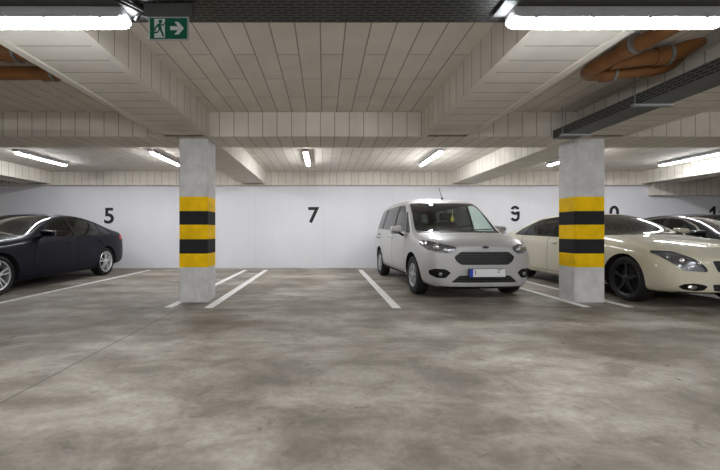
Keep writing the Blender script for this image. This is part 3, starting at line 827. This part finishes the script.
    obj('bumper_skirt', take(bm, [[(-.60, .17), (.60, .17), (.64, .215), (-.64, .215)]], 'y', fr, .004), M['black'], t)
    body = obj('body', bm, M['silver'], t, True)
    # plate, badge, wipers, antenna
    p = empty('plate_holder'); bpy.data.objects.remove(p)
    b3 = bmesh.new(); box(b3, -.268, .268, -.826, -.800, .352, .482, bevel=.004); pl = obj('number_plate', b3, M['ink'], t)
    b3 = bmesh.new(); box(b3, -.209, .260, -.829, -.825, .365, .477); obj('plate_face', b3, M['plate'], pl)
    b3 = bmesh.new(); box(b3, -.260, -.209, -.829, -.825, .365, .477); obj('plate_band', b3, M['plate_blue'], pl)
    b3 = text_bm('I', .09, .001, .001); obj('plate_letter', b3, M['ink'], pl, loc=(-.175, -.830, .42))
    b3 = text_bm('2"', .075, .001); obj('plate_letter', b3, M['ink'], pl, loc=(.17, -.830, .445))
    b3 = bmesh.new(); prism(b3, [(.046*math.cos(2*PI*k/20), .019*math.sin(2*PI*k/20)) for k in range(20)], 'y', -.008, .012); fixn(b3)
    obj('oval_badge', b3, M['badge_blue'], t, 40, (0, -.772, .782))
    for x0, x1 in ((-.60, -.02), (.02, .62)):
        b3 = bmesh.new(); tube(b3, [(x0, .19, 1.025), (x1, .225, 1.05)], .009, 6); obj('wiper', fixn(b3), M['black'], t)
    b3 = bmesh.new(); tube(b3, [(.06, 1.05, 1.625), (.06, 1.06, 1.66)], .018, 10); tube(b3, [(.06, 1.06, 1.66), (.06, 1.22, 1.86)], .006, 6); obj('antenna', fixn(b3), M['black'], t)
    # cabin
    dash_part(t, -.68, .68, .27, .62, .72, .965, .36)
    for x in (-.36, .36): seat_part(t, x, 1.25, .58, pale=True)
    seat_part(t, 0, 2.15, .60, 1.25, .60, 'rear_bench')
    return t
build_van()
# small things in the van
f = empty('air_freshener', (2.33, 6.72, 1.31)); tag(f, 'small yellow air freshener hanging behind the van windscreen', 'air freshener')
b3 = bmesh.new(); prism(b3, [(-.012, -.03), (.012, -.03), (.028, -.07), (.024, -.12), (-.024, -.12), (-.028, -.07)], 'y', -.003, .003); obj('card', fixn(b3), M['yellow_card'], f)
b3 = bmesh.new(); tube(b3, [(0, 0, -.03), (0, 0, .09)], .003, 6); obj('string', fixn(b3), M['yellow_card'], f)
b3 = bmesh.new(); box(b3, -.09, .09, -.06, .06, 0, .004)
o = obj('paper_slip', b3, M['paper'], loc=(1.93, 6.50, .968)); tag(o, 'white paper slip lying on the van dashboard', 'paper')

# ---------- sedans
def sedan_stations(W_=1.0, H_=1.0, arch=0.0):
    base = [
     (-.80, [(0, .25), (.44, .25), (.58, .29), (.63, .44), (.61, .555), (.57, .625), (.48, .655), (.36, .668), (.18, .678), (0, .682)]),
     (-.68, [(0, .21), (.54, .21), (.75, .27), (.80, .44), (.78, .585), (.70, .68), (.61, .715), (.48, .733), (.24, .747), (0, .752)]),
     (-.40, [(0, .19), (.60, .19), (.85, .26), (.89, .46), (.875, .645), (.81, .76), (.70, .80), (.56, .82), (.28, .838), (0, .844)]),
     (0, [(0, .18), (.66, .18), (.86, .25), (.90, .48), (.89, .70), (.84, .815), (.74, .862), (.60, .885), (.30, .905), (0, .91)]),
     (.45, [(0, .17), (.68, .17), (.865, .24), (.90, .50), (.89, .745), (.845, .85), (.765, .905), (.65, .93), (.32, .95), (0, .955)]),
     (.70, [(0, .17), (.68, .17), (.865, .24), (.90, .50), (.89, .76), (.848, .868), (.79, .925), (.71, .955), (.36, .985), (0, .995)]),
     (1.05, [(0, .17), (.68, .17), (.865, .24), (.90, .50), (.89, .775), (.85, .882), (.715, 1.09), (.64, 1.145), (.32, 1.18), (0, 1.19)]),
     (1.42, [(0, .17), (.68, .17), (.865, .24), (.90, .50), (.89, .785), (.85, .895), (.64, 1.25), (.565, 1.305), (.28, 1.335), (0, 1.342)]),
     (1.95, [(0, .17), (.68, .17), (.865, .24), (.90, .50), (.89, .795), (.85, .907), (.605, 1.30), (.53, 1.355), (.27, 1.38), (0, 1.386)]),
     (2.5, [(0, .17), (.68, .17), (.865, .24), (.90, .51), (.89, .805), (.85, .92), (.61, 1.27), (.535, 1.325), (.27, 1.352), (0, 1.36)]),
     (3.0, [(0, .19), (.66, .19), (.855, .26), (.89, .53), (.885, .82), (.84, .935), (.655, 1.14), (.57, 1.20), (.28, 1.235), (0, 1.242)]),
     (3.35, [(0, .21), (.62, .21), (.83, .28), (.865, .55), (.86, .82), (.82, .94), (.71, 1.03), (.60, 1.065), (.30, 1.09), (0, 1.095)]),
     (3.66, [(0, .24), (.56, .24), (.765, .31), (.805, .56), (.80, .82), (.765, .945), (.68, 1.01), (.57, 1.03), (.29, 1.045), (0, 1.05)]),
     (3.80, [(0, .30), (.48, .30), (.66, .35), (.70, .56), (.69, .80), (.67, .91), (.60, .97), (.50, .99), (.25, 1.0), (0, 1.005)])]
    out = []
    for y, p in base:
        p = list(p); p[1] = (p[1][0]*1.18, p[1][1]); p[2] = (p[2][0]+.03, p[2][1]-.035)
        out.append((y, [(x*W_, z*H_ if z > .5 else z) for x, z in p]))
    return out

def build_sedan(loc, paint, wheels, label, wr, glass_mat, name='car', stations=None, style='five', front='round', rz=0.0, chrome_trim=False, rear_tip=3.02, mirror_mat=None, mir=(.84, .985)):
    bm = shell(stations or sedan_stations(), -.05, .05)
    t = empty(name, loc, rz); tag(t, label, 'car', 'parked saloon cars')
    WY = (0.0, 2.85)
    for s in (1, -1):
        for wy in WY:
            obj('wheel_arch', take(bm, [circle(wy, wr+.01, wr+.032)], 'x', side_cond(s, .45, .2), move=(-s*.26, 0, 0)), M['well'], t)
    obj('windscreen', take(bm, [rnd([(-.725, .95), (.725, .95), (.575, 1.318), (-.575, 1.318)], .03)], 'y', lambda c, n: .4 < c.y < 1.6 and n.y < -.15 and n.z > .1 and c.z > .94, .004), glass_mat, t, 40)
    obj('rear_window', take(bm, [rnd([(-.60, 1.07), (.60, 1.07), (.50, 1.29), (-.50, 1.29)], .04)], 'y', lambda c, n: 2.3 < c.y < 3.5 and n.y > .15 and n.z > .1, .004), M['glass_dark'], t, 40)
    for s in (1, -1):
        if chrome_trim:
            obj('chrome_trim', take(bm, [rnd([(.85, .888), (3.20, .945), (3.03, 1.08), (2.5, 1.265), (1.95, 1.302), (1.48, 1.262), (1.15, 1.12)], .03)], 'x', side_cond(s), .001), M['chrome'], t, 40)
            # glass set a little inside the chrome outline
            src = [o for o in t.children if o.name.startswith('chrome_trim')][-1]
            b4 = bmesh.new(); b4.from_mesh(src.data)
            w1 = take(b4, [rnd([(.95, .905), (1.78, .925), (1.78, 1.282), (1.50, 1.242), (1.18, 1.11)], .03)], 'x', side_cond(s), .002)
            w2 = take(b4, [rnd([(1.85, .927), (2.70, .948), (2.70, 1.19), (2.48, 1.246), (1.95, 1.284), (1.85, 1.284)], .03)], 'x', side_cond(s), .002)
            w3 = take(b4, [rnd([(2.75, .949), (3.12, .957), (3.0, 1.07), (2.75, 1.17)], .03)], 'x', side_cond(s), .002)
            pil = take(b4, [[(1.78, .93), (1.85, .93), (1.85, 1.283), (1.78, 1.281)], [(2.70, .95), (2.75, .95), (2.75, 1.165), (2.70, 1.185)]], 'x', side_cond(s), .0)
            b4.to_mesh(src.data); b4.free()
        else:
            obj('window_frame', take(bm, [rnd([(.85, .888), (3.20, .945), (3.03, 1.08), (2.5, 1.265), (1.95, 1.302), (1.48, 1.262), (1.15, 1.12)], .03)], 'x', side_cond(s), .001), M['black'], t, 40)
            src = [o for o in t.children if o.name.startswith('window_frame')][-1]
            b4 = bmesh.new(); b4.from_mesh(src.data)
            w1 = take(b4, [rnd([(.95, .905), (1.78, .925), (1.78, 1.282), (1.50, 1.242), (1.18, 1.11)], .03)], 'x', side_cond(s), .002)
            w2 = take(b4, [rnd([(1.85, .927), (2.70, .948), (2.70, 1.19), (2.48, 1.246), (1.95, 1.284), (1.85, 1.284)], .03)], 'x', side_cond(s), .002)
            w3 = take(b4, [rnd([(2.75, .949), (3.12, .957), (3.0, 1.07), (2.75, 1.17)], .03)], 'x', side_cond(s), .002)
            pil = None
            b4.to_mesh(src.data); b4.free()
        for w_ in (w1, w2, w3): obj('side_window', w_, glass_mat, t, 40)
        if pil: obj('window_pillar', pil, M['black'], t)
        obj('door_seam', take(bm, seg_strip([(.80, .86), (.66, .62), (.66, .30)], .009) + seg_strip([(1.815, .91), (1.80, .28)], .009) + seg_strip([(2.80, .93), (2.72, .80), (2.44, .52), (2.38, .28)], .009)
                              + seg_strip([(.66, .27), (2.38, .27)], .009), 'x', side_cond(s), .008), M['gap'], t)
        for y_ in (1.62, 2.62):
            b3 = bmesh.new(); box(b3, s*.888-.010, s*.888+.018, y_-.10, y_+.07, .775, .803, bevel=.006); obj('door_handle', b3, M['chrome'] if chrome_trim or paint in ('cream',) else M[paint], t, 40)
        wheel_parts(t, s*.745, 0.0, wr, s, style, wheels, .215); wheel_parts(t, s*.745, 2.85, wr, s, style, wheels, .215)
        mirror_part(t, s*.99, *mir, s, M[mirror_mat or paint], .25, .12, .11)
        # head and tail lamps
        if front == 'oval':
            a = [(.47, .51), (.51, .50), (.70, .515), (.765, .60), (.815, .72), (.79, .755), (.67, .748), (.58, .656), (.49, .565)]
        else:
            a = [(.40, .60), (.50, .565), (.68, .575), (.76, .60), (.775, .655), (.68, .665), (.50, .645)]
        if s < 0: a = both(a)
        lamp(t, bm, [a], 'y', lambda c, n: c.y < .12 and n.y < -.01 and c.x*s > .25, .03, [(s*.53, .59, .038), (s*.66, .62, .05), (s*.735, .665, .03)])
        fo = [(.47, .325), (.52, .345), (.62, .36), (.70, .345), (.74, .31), (.70, .275), (.60, .26), (.51, .275)]
        if s < 0: fo = both(fo)
        fg = obj('fog_lamp', take(bm, [rnd(fo, .015)], 'y', lambda c, n: c.y < -.1 and n.y < -.05 and c.x*s > .2, .012), M['black'], t, 40)
        ys = [v.co for v in fg.data.vertices]; cpt = min(ys, key=lambda v: (v.x-s*.60)**2+(v.z-.31)**2)
        b3 = bmesh.new(); bmesh.ops.create_uvsphere(b3, u_segments=16, v_segments=8, radius=.034)
        for v in b3.verts: v.co.y *= .5; v.co.x *= 2.0
        obj('fog_bulb', b3, M['lamp_chrome'], fg, True, (cpt.x, cpt.y-.004, cpt.z))
        tl = [(3.42, .84), (3.90, .80), (3.90, .955), (3.55, .94)]
        obj('tail_lamp', take(bm, [rnd(tl, .02)], 'x', lambda c, n: c.x*s > .42 and n.x*s > .02, .004), M['red_lens'], t, 40)
    fr = lambda c, n: c.y < -.3 and n.y < -.1
    obj('grille', take(bm, [rnd([(-.36, .50), (.36, .50), (.42, .64), (-.42, .64)], .03)], 'y', fr, .018), M['grille'], t, 40)
    obj('lower_intake', take(bm, [rnd([(-.40, .265), (.40, .265), (.42, .35), (-.42, .35)], .02)], 'y', fr, .02), M['grille'], t, 40)
    obj('bumper_skirt', take(bm, [[(-.70, .20), (.70, .20), (.72, .245), (-.72, .245)]], 'y', fr, .004), M['black'], t)
    obj('body', bm, M[paint], t, True)
    dash_part(t, -.66, .66, .68, 1.05, .70, .90, .36)
    for x in (-.36, .36): seat_part(t, x, 1.62, .46, .48, .58)
    seat_part(t, 0, 2.42, .46, 1.2, .56, 'rear_bench')
    return t
build_sedan((-5.90, 5.74, 0), 'navy', M['alloy'], 'dark navy blue saloon car parked at the left edge', .32, M['glass_dark'], style='twin')
build_sedan((5.225, 5.38, 0), 'cream', M['dark_alloy'], 'cream saloon car with black wheels behind the right column', .325, M['glass_dark'], style='five', front='oval', mir=(1.04, 1.02))
build_sedan((7.65, 5.75, 0), 'jet', M['alloy'], 'black saloon car at the right edge behind the cream car', .32, M['glass_smoke'], style='five', chrome_trim=True)
